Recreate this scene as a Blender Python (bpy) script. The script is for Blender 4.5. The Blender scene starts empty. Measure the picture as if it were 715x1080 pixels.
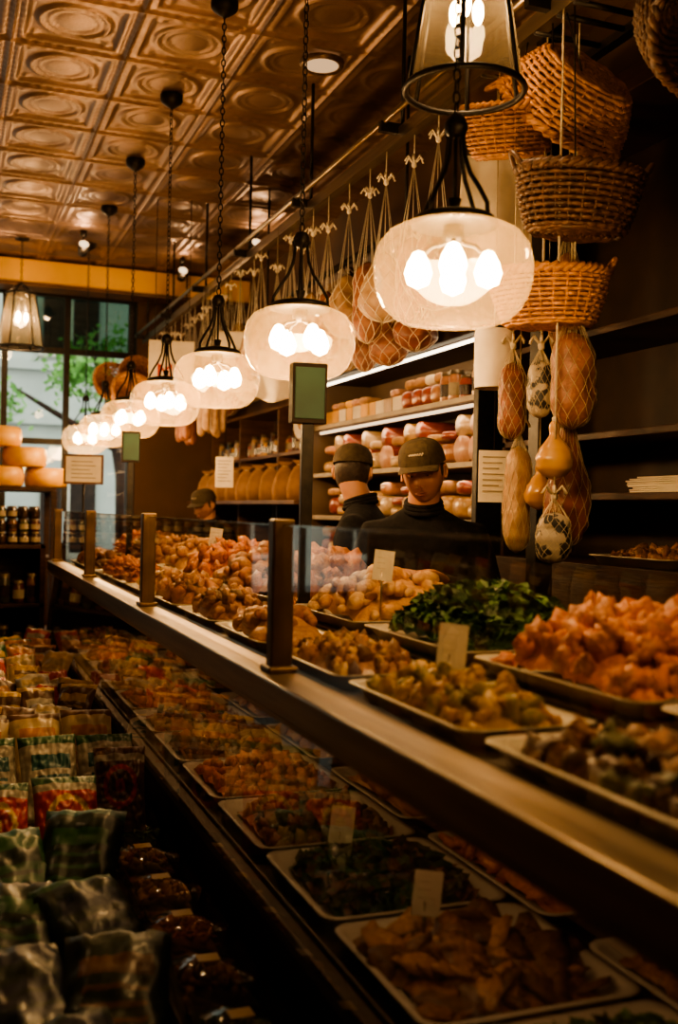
import bpy, math, random
from mathutils import Vector, Matrix, Euler, noise
import bmesh
R = random.Random(7)
pi = math.pi
scene = bpy.context.scene

# ------------------------------------------------------------------ materials
MATS = {}
def pm(name, c1, c2=None, scale=20, rough=.6, bump=0.0, metal=0.0, detail=4, bscale=None, spec=.5, stretch=None, lo=.35, hi=.65, coat=0, sss=0):
    if name in MATS: return MATS[name]
    m = bpy.data.materials.new(name); m.use_nodes = True
    nt = m.node_tree; b = nt.nodes['Principled BSDF']
    c2 = c2 or tuple(x*.7 for x in c1)
    tc = nt.nodes.new('ShaderNodeTexCoord'); mp = nt.nodes.new('ShaderNodeMapping')
    nt.links.new(tc.outputs['Object'], mp.inputs['Vector'])
    if stretch: mp.inputs['Scale'].default_value = stretch
    n = nt.nodes.new('ShaderNodeTexNoise'); n.inputs['Scale'].default_value = scale; n.inputs['Detail'].default_value = detail
    nt.links.new(mp.outputs[0], n.inputs['Vector'])
    r = nt.nodes.new('ShaderNodeValToRGB')
    r.color_ramp.elements[0].position = lo; r.color_ramp.elements[1].position = hi
    r.color_ramp.elements[0].color = (*c1, 1); r.color_ramp.elements[1].color = (*c2, 1)
    nt.links.new(n.outputs['Fac'], r.inputs[0]); nt.links.new(r.outputs[0], b.inputs['Base Color'])
    b.inputs['Roughness'].default_value = rough; b.inputs['Metallic'].default_value = metal
    b.inputs['Specular IOR Level'].default_value = spec
    if coat: b.inputs['Coat Weight'].default_value = coat; b.inputs['Coat Roughness'].default_value = .15
    if sss:
        b.inputs['Subsurface Weight'].default_value = sss; b.inputs['Subsurface Radius'].default_value = (.02, .008, .004)
    if bump:
        n2 = nt.nodes.new('ShaderNodeTexNoise'); n2.inputs['Scale'].default_value = bscale or scale*2; n2.inputs['Detail'].default_value = 6
        nt.links.new(mp.outputs[0], n2.inputs['Vector'])
        bp = nt.nodes.new('ShaderNodeBump'); bp.inputs['Strength'].default_value = bump; bp.inputs['Distance'].default_value = .01
        nt.links.new(n2.outputs['Fac'], bp.inputs['Height']); nt.links.new(bp.outputs[0], b.inputs['Normal'])
    MATS[name] = m
    return m

def emis(name, col, strength):
    m = bpy.data.materials.new(name); m.use_nodes = True
    nt = m.node_tree; nt.nodes.clear()
    e = nt.nodes.new('ShaderNodeEmission'); e.inputs[0].default_value = (*col, 1); e.inputs[1].default_value = strength
    o = nt.nodes.new('ShaderNodeOutputMaterial'); nt.links.new(e.outputs[0], o.inputs[0])
    return m

def glass(name, tint=(.95, .97, .95), refl=1.0, haze=0.0, hazecol=(1, .9, .7), rough=.02):
    # thin sheet glass: Schlick reflectance, symmetric for both sides of the sheet
    m = bpy.data.materials.new(name); m.use_nodes = True
    nt = m.node_tree; nt.nodes.clear()
    t = nt.nodes.new('ShaderNodeBsdfTransparent'); t.inputs[0].default_value = (*tint, 1)
    g = nt.nodes.new('ShaderNodeBsdfGlossy'); g.inputs['Roughness'].default_value = rough
    f = nt.nodes.new('ShaderNodeLayerWeight'); f.inputs[0].default_value = .5
    pw = nt.nodes.new('ShaderNodeMath'); pw.operation = 'POWER'; pw.inputs[1].default_value = 4.0
    nt.links.new(f.outputs['Facing'], pw.inputs[0])
    mu = nt.nodes.new('ShaderNodeMath'); mu.operation = 'MULTIPLY_ADD'; mu.inputs[1].default_value = .85*min(refl, 1.1); mu.inputs[2].default_value = .05*refl; mu.use_clamp = True
    nt.links.new(pw.outputs[0], mu.inputs[0])
    mx = nt.nodes.new('ShaderNodeMixShader'); nt.links.new(mu.outputs[0], mx.inputs[0])
    nt.links.new(t.outputs[0], mx.inputs[1]); nt.links.new(g.outputs[0], mx.inputs[2])
    o = nt.nodes.new('ShaderNodeOutputMaterial'); last = mx
    if haze:
        tr = nt.nodes.new('ShaderNodeBsdfTranslucent'); tr.inputs[0].default_value = (*hazecol, 1)
        m2 = nt.nodes.new('ShaderNodeMixShader'); m2.inputs[0].default_value = haze
        nt.links.new(mx.outputs[0], m2.inputs[1]); nt.links.new(tr.outputs[0], m2.inputs[2]); last = m2
    nt.links.new(last.outputs[0], o.inputs[0])
    return m

WARM = (1, .61, .30)
M_black = pm('black_iron', (.015, .013, .012), (.03, .025, .02), 30, .45, metal=.6)
M_steel = pm('brushed_steel', (.36, .29, .22), (.26, .21, .16), 6, .33, metal=.9, stretch=(8, .4, 8))
M_brass = pm('bronze_post', (.22, .14, .085), (.13, .085, .05), 10, .4, metal=.6)
M_dark = pm('dark_laminate', (.022, .012, .008), (.035, .018, .011), 8, .6, spec=.3)
M_deck = pm('case_deck_steel', (.10, .075, .055), (.07, .055, .04), 6, .4, metal=.5)
M_wood = pm('dark_wood', (.05, .019, .009), (.022, .009, .005), 6, .55, .2, stretch=(1, 1, 8), spec=.3)
M_wood2 = pm('brown_wood', (.14, .065, .028), (.07, .033, .016), 6, .5, .2, stretch=(1, .5, 4))
M_white = pm('white_melamine', (.60, .54, .45), (.5, .45, .37), 5, .3)
M_paper = pm('white_paper', (.72, .64, .52), (.62, .55, .44), 12, .8)
M_kraft = pm('kraft_paper', (.36, .2, .1), (.24, .13, .06), 12, .85, .3)
M_glasscase = glass('case_glass', (.92, .93, .90), 2.0)
M_glassfront = glass('case_front_glass', (.84, .85, .82), 3.4)
M_glasswin = glass('window_glass', (.95, .98, .96), .7)
M_glassdark = glass('tinted_transom_glass', (.12, .18, .14), 1)
M_shade = glass('seeded_lamp_glass', (.97, .90, .76), 1.6, .055, (1, .70, .34))
M_bulb = emis('bulb_glow', (1, .66, .30), 90)
M_lanternglass = glass('lantern_glass', (.6, .56, .48), 1.2, .04, (1, .8, .52))
M_tube = emis('case_tube_glow', (1, .68, .38), 2)
M_cord = pm('white_cord', (.55, .47, .35), (.42, .35, .25), 60, .9)
M_net = pm('white_netting', (.82, .76, .64), (.7, .62, .5), 60, .8)
M_ink = pm('black_ink', (.02, .02, .02), (.03, .03, .03), 10, .8)
M_redink = pm('red_ink', (.5, .03, .02), (.4, .03, .02), 10, .7)
M_wick = pm('wicker', (.52, .26, .10), (.28, .12, .045), 40, .5, .3)
M_wick2 = pm('wicker_dark', (.13, .06, .03), (.05, .024, .014), 40, .5, .3)
M_wick3 = pm('wicker_honey', (.66, .32, .11), (.42, .19, .06), 40, .45, .3)
M_ham = pm('cured_ham', (.28, .085, .04), (.13, .04, .025), 14, .5, .4, coat=.15)
M_sal = pm('salami_skin', (.34, .14, .075), (.18, .065, .04), 25, .5, .4)
M_pale = pm('pale_sausage', (.50, .34, .20), (.34, .2, .11), 25, .5, .3)
M_prov = pm('provolone', (.50, .28, .08), (.40, .2, .05), 8, .35, .1, coat=.3)
M_blacknet = pm('black_pattern', (.02, .02, .02), (.4, .34, .27), 22, .5, lo=.48, hi=.52)
M_skin = pm('skin', (.44, .23, .15), (.36, .175, .11), 10, .55, .05, sss=.08)
M_hair = pm('black_hair', (.018, .012, .01), (.035, .022, .016), 60, .6, .5)
M_shirt = pm('black_shirt', (.006, .006, .007), (.012, .011, .012), 40, .95, .3, spec=.2)
M_pants = pm('dark_trousers', (.02, .022, .03), (.03, .03, .035), 40, .9, .2)
M_cap = pm('olive_cap', (.06, .045, .03), (.04, .03, .02), 60, .85, .3, spec=.2)
M_logo = pm('cap_thread', (.5, .44, .35), (.4, .35, .28), 60, .9)
M_eye = pm('eye_white', (.5, .46, .4), (.46, .42, .36), 5, .3)
M_lip = pm('lip', (.28, .10, .08), (.24, .08, .06), 20, .5)
M_shoe = pm('shoe_leather', (.01, .01, .01), (.02, .02, .02), 20, .4)
M_clear = glass('clear_plastic', (.92, .94, .92), 1.6, rough=.1)

# ------------------------------------------------------------------ mesh builder
class MB:
    def __init__(s): s.V = []; s.F = []; s.M = []; s.S = []; s.mats = []
    def mi(s, m):
        if m not in s.mats: s.mats.append(m)
        return s.mats.index(m)
    def add(s, vf, mat, smooth=True, mx=None, fm=None):
        v, f = vf; o = len(s.V)
        if mx is not None: v = [mx @ Vector(p) for p in v]
        s.V.extend([tuple(p) for p in v]); i = s.mi(mat)
        for k, q in enumerate(f):
            s.F.append([a+o for a in q]); s.M.append(s.mi(fm[k]) if fm else i); s.S.append(smooth)
    def box(s, lo, hi, mat, mx=None):
        x0, y0, z0 = lo; x1, y1, z1 = hi
        v = [(x0,y0,z0),(x1,y0,z0),(x1,y1,z0),(x0,y1,z0),(x0,y0,z1),(x1,y0,z1),(x1,y1,z1),(x0,y1,z1)]
        f = [(0,3,2,1),(4,5,6,7),(0,1,5,4),(1,2,6,5),(2,3,7,6),(3,0,4,7)]
        s.add((v, f), mat, False, mx)
    def quad(s, a, b_, c, d, mat): s.add(([a, b_, c, d], [(0, 1, 2, 3)]), mat, False)
    def build(s, name, loc=(0,0,0), rot=(0,0,0), parent=None, bevel=0):
        me = bpy.data.meshes.new(name); me.from_pydata(s.V, [], s.F)
        for m in s.mats: me.materials.append(m)
        me.polygons.foreach_set('material_index', s.M); me.polygons.foreach_set('use_smooth', s.S)
        me.update()
        return place(name, me, loc, rot, parent, bevel)
def place(name, me, loc=(0,0,0), rot=(0,0,0), parent=None, bevel=0, scale=None):
    o = bpy.data.objects.new(name, me); scene.collection.objects.link(o)
    o.location = loc; o.rotation_euler = rot
    if scale: o.scale = scale
    if parent: o.parent = parent
    if bevel:
        b = o.modifiers.new('bevel', 'BEVEL'); b.width = bevel; b.segments = 2; b.limit_method = 'ANGLE'
    return o
def empty(name, loc=(0,0,0), rot=(0,0,0)):
    o = bpy.data.objects.new(name, None); scene.collection.objects.link(o); o.location = loc; o.rotation_euler = rot
    o.empty_display_size = .1
    return o

def loft(rings, cap0=True, cap1=True, closed=True):
    n = len(rings[0]); v = [p for r in rings for p in r]; f = []
    for i in range(len(rings)-1):
        for j in range(n if closed else n-1):
            a = i*n+j; b = i*n+(j+1) % n
            f.append((a, b, b+n, a+n))
    if cap0: f.append(tuple(range(n))[::-1])
    if cap1: f.append(tuple(range((len(rings)-1)*n, len(rings)*n)))
    return v, f
def lathe(prof, n=24, cap0=False, cap1=False):
    return loft([[(max(r, 1e-4)*math.cos(2*pi*j/n), max(r, 1e-4)*math.sin(2*pi*j/n), z) for j in range(n)] for r, z in prof], cap0, cap1)
def tube(pts, r, n=6, closed=False):
    pts = [Vector(p) for p in pts]; L = len(pts); rings = []
    up = Vector((0, 0, 1)); prev = None
    for i, p in enumerate(pts):
        if closed: t = pts[(i+1) % L]-pts[i-1]
        else: t = pts[min(i+1, L-1)]-pts[max(i-1, 0)]
        if t.length < 1e-9: t = Vector((0, 0, 1))
        t.normalize()
        if prev is None:
            a = up.cross(t)
            if a.length < .1: a = Vector((1, 0, 0)).cross(t)
        else:
            a = prev - t*prev.dot(t)
        a.normalize(); prev = a; b = t.cross(a)
        rr = r[i] if isinstance(r, (list, tuple)) else r
        if isinstance(rr, tuple): ra, rb = rr
        else: ra = rb = rr
        rings.append([tuple(p+a*ra*math.cos(2*pi*k/n)+b*rb*math.sin(2*pi*k/n)) for k in range(n)])
    if closed:
        rings.append(rings[0]); return loft(rings, False, False)
    return loft(rings)
def cyl(p0, p1, r0, r1=None, n=16):
    return tube([p0, p1], [r0, r0 if r1 is None else r1], n)
def grid(fn, nu, nv):
    v = [fn(i/nu, j/nv) for j in range(nv+1) for i in range(nu+1)]
    f = [(j*(nu+1)+i, j*(nu+1)+i+1, (j+1)*(nu+1)+i+1, (j+1)*(nu+1)+i) for j in range(nv) for i in range(nu)]
    return v, f
ICO = {}
def ico(sub):
    if sub not in ICO:
        bm = bmesh.new(); bmesh.ops.create_icosphere(bm, subdivisions=sub, radius=1)
        bm.verts.ensure_lookup_table()
        ICO[sub] = ([tuple(v.co) for v in bm.verts], [tuple(v.index for v in f.verts) for f in bm.faces]); bm.free()
    return ICO[sub]
def blob(c, r, sub=2, amp=.0, rot=None, fr=1.6, seed=0):
    v, f = ico(sub); m = Euler(rot).to_matrix() if rot else None; out = []
    for p in v:
        p = Vector(p)
        if amp: p = p*(1+amp*noise.noise(p*fr+Vector((seed*7.3, seed*3.1, seed*1.7))))
        q = Vector((p.x*r[0], p.y*r[1], p.z*r[2]))
        if m: q = m @ q
        out.append((q.x+c[0], q.y+c[1], q.z+c[2]))
    return out, f
def T(x, y, z, rx=0, ry=0, rz=0, s=1):
    return Matrix.Translation((x, y, z)) @ Euler((rx, ry, rz)).to_matrix().to_4x4() @ Matrix.Scale(s, 4)

# ------------------------------------------------------------------ camera
cam = bpy.data.cameras.new('camera'); co = bpy.data.objects.new('camera', cam); scene.collection.objects.link(co)
cam.sensor_fit = 'VERTICAL'; cam.sensor_height = 36; cam.lens = 36.7
co.matrix_world = Matrix.Translation((0, 0, 1.55)) @ Matrix.Rotation(math.radians(-20.8), 4, 'Z') @ Matrix.Rotation(pi/2, 4, 'X') @ Matrix.Rotation(math.radians(1.2), 4, 'Z')
cam.dof.use_dof = True; cam.dof.focus_distance = 4.0; cam.dof.aperture_fstop = 2.2
scene.camera = co

# ------------------------------------------------------------------ world
w = bpy.data.worlds.new('world'); scene.world = w; w.use_nodes = True
w.node_tree.nodes['Background'].inputs[0].default_value = (.78, .84, .76, 1)
w.node_tree.nodes['Background'].inputs[1].default_value = 2.8

# ------------------------------------------------------------------ room shell
XL, XR, YB, YF, ZC = -3.7, 2.95, -2.6, 10.85, 3.95
M_floor = pm('floor_tile', (.06, .035, .022), (.035, .022, .015), 3, .35)
M_wallp = pm('wall_paint', (.10, .05, .025), (.07, .037, .019), 2, .8)
M_yel = pm('yellow_plaster', (.9, .52, .08), (.82, .45, .06), 2, .7)
def boxobj(name, lo, hi, mat, bevel=0):
    b = MB(); b.box(lo, hi, mat); return b.build(name, bevel=bevel)
boxobj('floor', (XL-.15, YB-.15, -.1), (XR+.15, YF+.15, 0), M_floor)
boxobj('wall_right', (XR, YB, 0), (XR+.15, YF, ZC+.1), M_wallp)
boxobj('wall_left', (XL-.15, YB, 0), (XL, YF, ZC+.1), M_wallp)
boxobj('wall_back', (XL-.15, YB-.15, 0), (XR+.15, YB, ZC+.1), M_wallp)
b = MB()
b.box((1.85, YF, 0), (XR+.15, YF+.15, ZC+.1), M_wallp)
b.box((XL-.15, YF, 0), (1.85, YF+.15, .6), M_wallp)
b.box((XL-.15, YF, 3.72), (1.85, YF+.15, ZC+.1), M_wallp)
b.build('wall_front')
boxobj('trim_1', (XL, 10.5, 3.70), (XR, 10.72, 3.93), M_yel, .01)
boxobj('trim_2', (XL, 10.47, 3.665), (XR, 10.76, 3.70), M_wood2, .005)
b = MB()
for x in (-3.65, -2.2, -.75, .55, 1.15, 1.80):
    b.box((x-.03, YF+.02, .6), (x+.03, YF+.1, 3.72), M_black)
for z in (.63, 2.2, 3.12, 3.69):
    b.box((XL, YF+.025, z-.03), (1.85, YF+.095, z+.03), M_black)
yg = YF+.058
b.quad((XL, yg, .6), (1.85, yg, .6), (1.85, yg, 3.12), (XL, yg, 3.12), M_glasswin)
b.quad((XL, yg, 3.12), (.55, yg, 3.12), (.55, yg, 3.7), (XL, yg, 3.7), M_glasswin)
b.quad((.55, yg, 3.12), (1.85, yg, 3.12), (1.85, yg, 3.7), (.55, yg, 3.7), M_glassdark)
b.build('window_1')

# tin ceiling
TS = .58
M_tin = pm('embossed_tin', (.36, .235, .17), (.22, .14, .10), 3, .40, .08, metal=.6, bscale=60)
def hgt(u, v):
    x = (u-.5)*2; y = (v-.5)*2
    m = max(abs(x), abs(y)); h = 0
    h += .018*math.exp(-((m-1.0)/.04)**2)
    h += .010*math.exp(-((m-.84)/.04)**2)
    h -= .012*(1 if m < .76 else 0)
    e = math.sqrt((x/.58)**2+(y/.58)**2)
    h += .017*math.exp(-((e-1)/.07)**2) + .010*math.exp(-((e-.74)/.055)**2)
    if e < .6: h += .006*math.sqrt(max(0, 1-(e/.6)**2))
    c = math.hypot(abs(x)-.64, abs(y)-.64)
    h += .012*math.exp(-(c/.07)**2)
    if m > .86 and m < .96: h += .003*math.cos(30*(x+y))
    return h
b = MB(); N = 36
b.add(grid(lambda u, v: ((u-.5)*TS, (v-.5)*TS, -hgt(u, v)), N, N), M_tin, True)
b.F = [f[::-1] for f in b.F]
ceil = b.build('ceiling', (.57-7*TS, 5.34-14*TS, ZC))
for ax, cnt in ((0, 12), (1, 24)):
    a = ceil.modifiers.new('tiles', 'ARRAY'); a.count = cnt; a.use_relative_offset = False; a.use_constant_offset = True
    a.constant_offset_displace = (TS if ax == 0 else 0, TS if ax == 1 else 0, 0)
boxobj('roof_slab', (XL-.3, YB-.3, ZC+.11), (XR+.4, YF+.15, ZC+.25), M_dark)

# ------------------------------------------------------------------ street outside
M_stone = pm('grey_stone', (.5, .52, .48), (.42, .44, .41), 2, .9)
M_asph = pm('asphalt', (.12, .12, .12), (.09, .09, .09), 5, .9)
boxobj('street_ground', (-15, YF+.3, -.2), (18, 40, -.1), M_asph)
b = MB()
b.box((-14, 22, -.1), (16, 24, 12), M_stone)
for z in (3.2, 4.3, 6.2): b.box((-14, 21.85, z), (16, 22, z+.18), M_stone)
for i in range(12):
    x = -12+i*2.4
    for z in (.6, 4.7, 7.5):
        b.box((x-.55, 21.93, z), (x+.55, 22.01, z+1.5), M_dark)
        b.box((x-.65, 21.85, z-.12), (x+.65, 22, z), M_white)
        b.box((x-.03, 21.9, z), (x+.03, 21.95, z+1.5), M_white)
b.build('stone_building')
M_leafT = pm('tree_leaf', (.12, .30, .06), (.25, .48, .12), 3, .6)
b = MB()
b.add(tube([(2.6, 16, -.1), (2.55, 16, 2), (2.3, 16, 3.4), (1.9, 16, 4.2)], [.13, .11, .08, .04], 8), M_wood)
b.add(tube([(2.5, 16, 2.4), (1.6, 16, 2.9), (.9, 16, 3.3)], [.07, .05, .02], 6), M_wood)
for i in range(800):
    c = R.choice([(1.95, 16, 3.7), (1.7, 15.9, 3.5), (2.4, 16.2, 4.0), (2.1, 16, 3.4), (.75, 15.8, 3.0)])
    p = [c[k]+R.gauss(0, .19) for k in range(3)]
    mx = T(*p, R.uniform(0, 6), R.uniform(0, 6), R.uniform(0, 6), R.uniform(.04, .085))
    b.add(([(0, -1, 0), (.6, 0, .15), (0, 1, 0), (-.6, 0, .15)], [(0, 1, 2, 3)]), M_leafT, False, mx)
b.build('street_tree')

# ------------------------------------------------------------------ pendants
def light(name, kind, loc, power, col=WARM, parent=None, **k):
    l = bpy.data.lights.new(name, kind); l.energy = power; l.color = col
    for a, v in k.items(): setattr(l, a, v)
    o = bpy.data.objects.new(name, l); scene.collection.objects.link(o); o.location = loc
    if parent: o.parent = parent
    return o
def chain(mb, z0, z1, mat, L=.036, r=.0028, wd=.009):
    n = int((z1-z0)/(L*.78))
    for i in range(n):
        zc = z0+(i+.5)*(z1-z0)/n; pts = []
        for k in range(10):
            a = 2*pi*k/10; x = wd*math.cos(a); z = L/2*math.sin(a)
            pts.append((x, 0, zc+z) if i % 2 else (0, x, zc+z))
        mb.add(tube(pts, r, 4, True), mat)
LZ = 2.165
b = MB()
prof = [(.088, .125), (.10, .118), (.135, .112), (.168, .095), (.192, .065), (.203, .025), (.203, -.015), (.194, -.055), (.176, -.09), (.15, -.115), (.12, -.128), (.06, -.134), (0, -.135)]
b.add(lathe(prof, 40), M_shade)
b.add(lathe([(0, .150), (.05, .15), (.10, .138), (.112, .125), (.112, .117), (.09, .115), (0, .115)], 32), M_black)
b.add(lathe([(0, .118), (.025, .118), (.028, .09), (.02, .075), (0, .07)], 16), M_black)
for k in range(4):
    a = 2*pi*k/4+.5
    pts = [(rr*math.cos(a), rr*math.sin(a), z) for rr, z in ((.10, .135), (.098, .16), (.075, .20), (.045, .245), (.028, .29), (.022, .34), (.03, .36), (.0, .385))]
    b.add(tube(pts, .006, 6), M_black)
    a += .6
    b.add(tube([(0, 0, .085), (.03*math.cos(a), .03*math.sin(a), .07), (.055*math.cos(a), .055*math.sin(a), .065), (.075*math.cos(a), .075*math.sin(a), .045)], .006, 6), M_black)
    b.add(lathe([(.0, .04), (.014, .034), (.028, .008), (.035, -.018), (.027, -.045), (0, -.058)], 14), M_bulb, True, T(.088*math.cos(a), .088*math.sin(a), .015))
b.add(lathe([(0, .40), (.02, .395), (.03, .375), (.03, .36), (.02, .345), (0, .34)], 16), M_black)
b.add(lathe([(0, .19), (.018, .185), (.012, .16), (.02, .15), (0, .15)], 12), M_black)
b.add(tube([(0, 0, .15), (0, 0, .35)], .005, 6), M_black)
chain(b, .40, ZC-LZ-.05, M_black)
b.add(lathe([(0, ZC-LZ-.075), (.02, ZC-LZ-.07), (.055, ZC-LZ-.045), (.065, ZC-LZ-.03), (.065, ZC-LZ)], 20), M_black)
pend = b.build('pendant_lamp', (1.2, 2.38, LZ))
lamps = [pend]
for i in range(1, 7):
    lamps.append(place('pendant_lamp', pend.data, (1.2, 2.38+1.22*i, LZ), (0, 0, i*.7)))
lamps.append(place('pendant_lamp', pend.data, (1.2, 1.16, LZ), (0, 0, .3)))
for i, l in enumerate(lamps):
    light('bulb_light', 'POINT', (0, 0, -.02), 22 if i == 0 else 12 if i == 7 else 36, parent=l, shadow_soft_size=.07)

def lantern(loc, s=1.0, pw=24):
    b = MB(); h = .24; rb, rt = .2, .125
    b.add(lathe([(rt-.004, h-.01), (rb-.004, -h+.01)], 32), M_lanternglass)
    for r, z in ((rt, h), (rb, -h)):
        b.add(tube([(r*math.cos(a*pi/16), r*math.sin(a*pi/16), z) for a in range(32)], .011, 6, True), M_black)
    for k in range(6):
        a = 2*pi*k/6
        b.add(tube([(rt*math.cos(a), rt*math.sin(a), h), (rb*math.cos(a), rb*math.sin(a), -h)], .008, 6), M_black)
        b.add(tube([(rt*math.cos(a), rt*math.sin(a), h), (.06*math.cos(a), .06*math.sin(a), h+.06), (0, 0, h+.1)], .007, 6), M_black)
    b.add(lathe([(0, h+.03), (.05, h+.02), (.06, h), (.03, h-.05), (0, h-.05)], 16), M_black)
    for k in range(3):
        a = 2*pi*k/3
        b.add(cyl((.04*math.cos(a), .04*math.sin(a), h-.05), (.045*math.cos(a), .045*math.sin(a), h-.16), .009, .009, 8), M_white)
        b.add(blob((.045*math.cos(a), .045*math.sin(a), h-.21), (.02, .02, .045)), M_bulb)
    chain(b, h+.1, (ZC-loc[2])/s-.02, M_black)
    b.add(lathe([(0, (ZC-loc[2])/s-.04), (.06, (ZC-loc[2])/s-.03), (.065, (ZC-loc[2])/s)], 16), M_black)
    o = b.build('lantern_pendant', loc); o.scale = (s, s, s)
    light('lantern_light', 'POINT', (0, 0, .0), pw, parent=o, shadow_soft_size=.06)
lantern((1.53, 2.98, 3.13), .95, 12)
lantern((.62, 9.75, 3.2), 1, 34)
lantern((-1.0, 3.6, 3.1), 1, 16); lantern((-1.4, 7.0, 3.1), 1, 24)  # unseen aisle lanterns, added as warm fill light for the foreground

def spot(loc):
    b = MB()
    b.add(cyl((0, 0, -.005), (0, 0, -.05), .03, .03), M_black)
    b.add(cyl((0, 0, -.04), (0, 0, -.13), .007, .007, 8), M_black)
    b.add(cyl((0, -.05, -.13), (0, .04, -.19), .05, .04), M_black)
    b.add(cyl((0, -.055, -.127), (0, -.052, -.129), .042, .042), M_tube)
    o = b.build('ceiling_spotlight', loc)
    light('spot_glow', 'POINT', (0, -.12, -.2), 4, parent=o, shadow_soft_size=.03)
for p in ((1.1, 9.3, ZC), (2.1, 9.9, ZC), (2.45, 8.6, ZC), (.2, 9.9, ZC)): spot(p)
b = MB()
b.add(lathe([(.0, -.02), (.09, -.02)], 24), emis('downlight_glow', (1, .6, .3), .8)); b.add(lathe([(.09, -.02), (.11, -.028), (.12, -.012), (.12, 0)], 24), M_brass)
b.build('recessed_downlight', (1.84, 5.24, ZC-.01))

# ------------------------------------------------------------------ hanging rail
RX, RZ = 1.9, 3.25
b = MB()
b.box((RX-.025, 1.6, RZ-.03), (RX+.025, 10.7, RZ+.03), M_steel)
b.add(cyl((RX-.09, 1.6, RZ+.05), (RX-.09, 10.7, RZ+.05), .014), M_steel)
for i in range(8):
    y = 1.8+i*1.25
    b.box((RX-.11, y-.015, RZ+.0), (RX+.02, y+.015, RZ+.045), M_black)
    b.add(cyl((RX, y, RZ+.03), (RX, y, ZC-.0), .009), M_black)
b.build('ceiling_hung_rail')

PR = {'ham': [(0, .012), (.06, .28), (.15, .42), (.3, .62), (.5, .9), (.65, 1), (.8, .93), (.92, .62), (.98, .3), (1, .01)],
      'salami': [(0, .02), (.04, .5), (.1, .82), (.25, .98), (.5, 1), (.75, 1), (.9, .82), (.96, .5), (1, .02)],
      'pear': [(0, .05), (.04, .22), (.10, .30), (.18, .28), (.25, .26), (.36, .5), (.5, .85), (.66, 1), (.82, .9), (.93, .55), (1, .02)],
      'long': [(0, .02), (.03, .6), (.1, .95), (.5, 1), (.9, .95), (.97, .6), (1, .02)]}
def prof_r(kind, t):
    P = PR[kind]
    for i in range(len(P)-1):
        if t <= P[i+1][0]:
            a, c = P[i], P[i+1]; k = (t-a[0])/(c[0]-a[0]); return a[1]+(c[1]-a[1])*k
    return 0
def hang(mb, kind, R_, H, cord, mat, net=True, seed=0, nn=8, fan=.2, off=(0, 0), lump=.16):
    ox, oy = off
    big = fan > .15; mc = M_net if big else M_cord; nr = .002 if big else .001
    def S(t, a):
        r = R_*prof_r(kind, t); q = noise.noise(Vector((math.cos(a)*1.3, math.sin(a)*1.3, t*3+seed*5.1)))
        q2 = noise.noise(Vector((math.cos(a)*4, math.sin(a)*4, t*9+seed*2.1)))
        r *= 1+lump*q+.08*q2
        return (ox+r*math.cos(a), oy+r*math.sin(a)*.85, -cord-H*t)
    n = 26; ts = [i/26 for i in range(27)]
    mb.add(loft([[S(t, 2*pi*j/n) for j in range(n)] for t in ts]), mat)
    if net:
        for k in range(nn):
            for s in (1, -1):
                pts = []
                for i in range(4, 27):
                    t = i/26; a = 2*pi*k/nn+s*t*2.6
                    x, y, z = S(t, a); dx, dy = x-ox, y-oy; l = math.hypot(dx, dy)+1e-6
                    pts.append((x+dx/l*.0015, y+dy/l*.0015, z))
                if fan: pts.insert(0, (ox, oy, -cord+fan))
                mb.add(tube(pts, nr, 3), mc)
        mb.add(blob((ox, oy, -cord+fan), (.014, .014, .02), 1), mc)
        for k in range(6):
            a = k*1.05; mb.add(tube([(ox, oy, -cord+fan), (ox+.03*math.cos(a), oy+.03*math.sin(a), -cord+fan+.035), (ox+.045*math.cos(a), oy+.045*math.sin(a), -cord+fan+.01)], .005, 4), mc)
    else:
        mb.add(blob((ox, oy, -cord+.0), (.012, .012, .015), 1), mc)
    mb.add(tube([(ox, oy, 0), (ox, oy, -cord+fan if net else -cord)], .003, 5), mc)
variants = []
for i, (k, r, h, c, m) in enumerate([('ham', .13, .40, .42, M_ham), ('ham', .12, .36, .5, M_sal), ('salami', .07, .40, .45, M_sal), ('ham', .115, .42, .38, M_pale), ('ham', .125, .33, .46, M_pale)]):
    b = MB(); hang(b, k, r, h, c, m, seed=i, fan=.32); variants.append(b)
vm = []
for i in range(25):
    y = 3.95+i*.25; v = (i*2+i//3) % 5
    z = RZ-.03
    if v not in [q[0] for q in vm]:
        o = variants[v].build('netted_ham', (RX+R.uniform(-.02, .02), y, z)); vm.append((v, o.data))
    else:
        me = [q[1] for q in vm if q[0] == v][0]
        place('netted_ham', me, (RX+R.uniform(-.02, .02), y, z), (0, 0, R.uniform(0, 6)))
b = MB(); b.add(cyl((2.24, 4.7, 3.05), (2.24, 10.6, 3.05), .02), M_black)
for y in (5, 7.5, 10.3): b.add(cyl((2.24, y, 3.05), (2.24, y, ZC), .008), M_black)
b.build('meat_hanging_pipe')
for i in range(17):
    me = vm[(i*3) % len(vm)][1]
    place('netted_ham', me, (2.24, 4.85+i*.34, 3.03), (0, 0, R.uniform(0, 6)), scale=(1, 1, .8))

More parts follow.
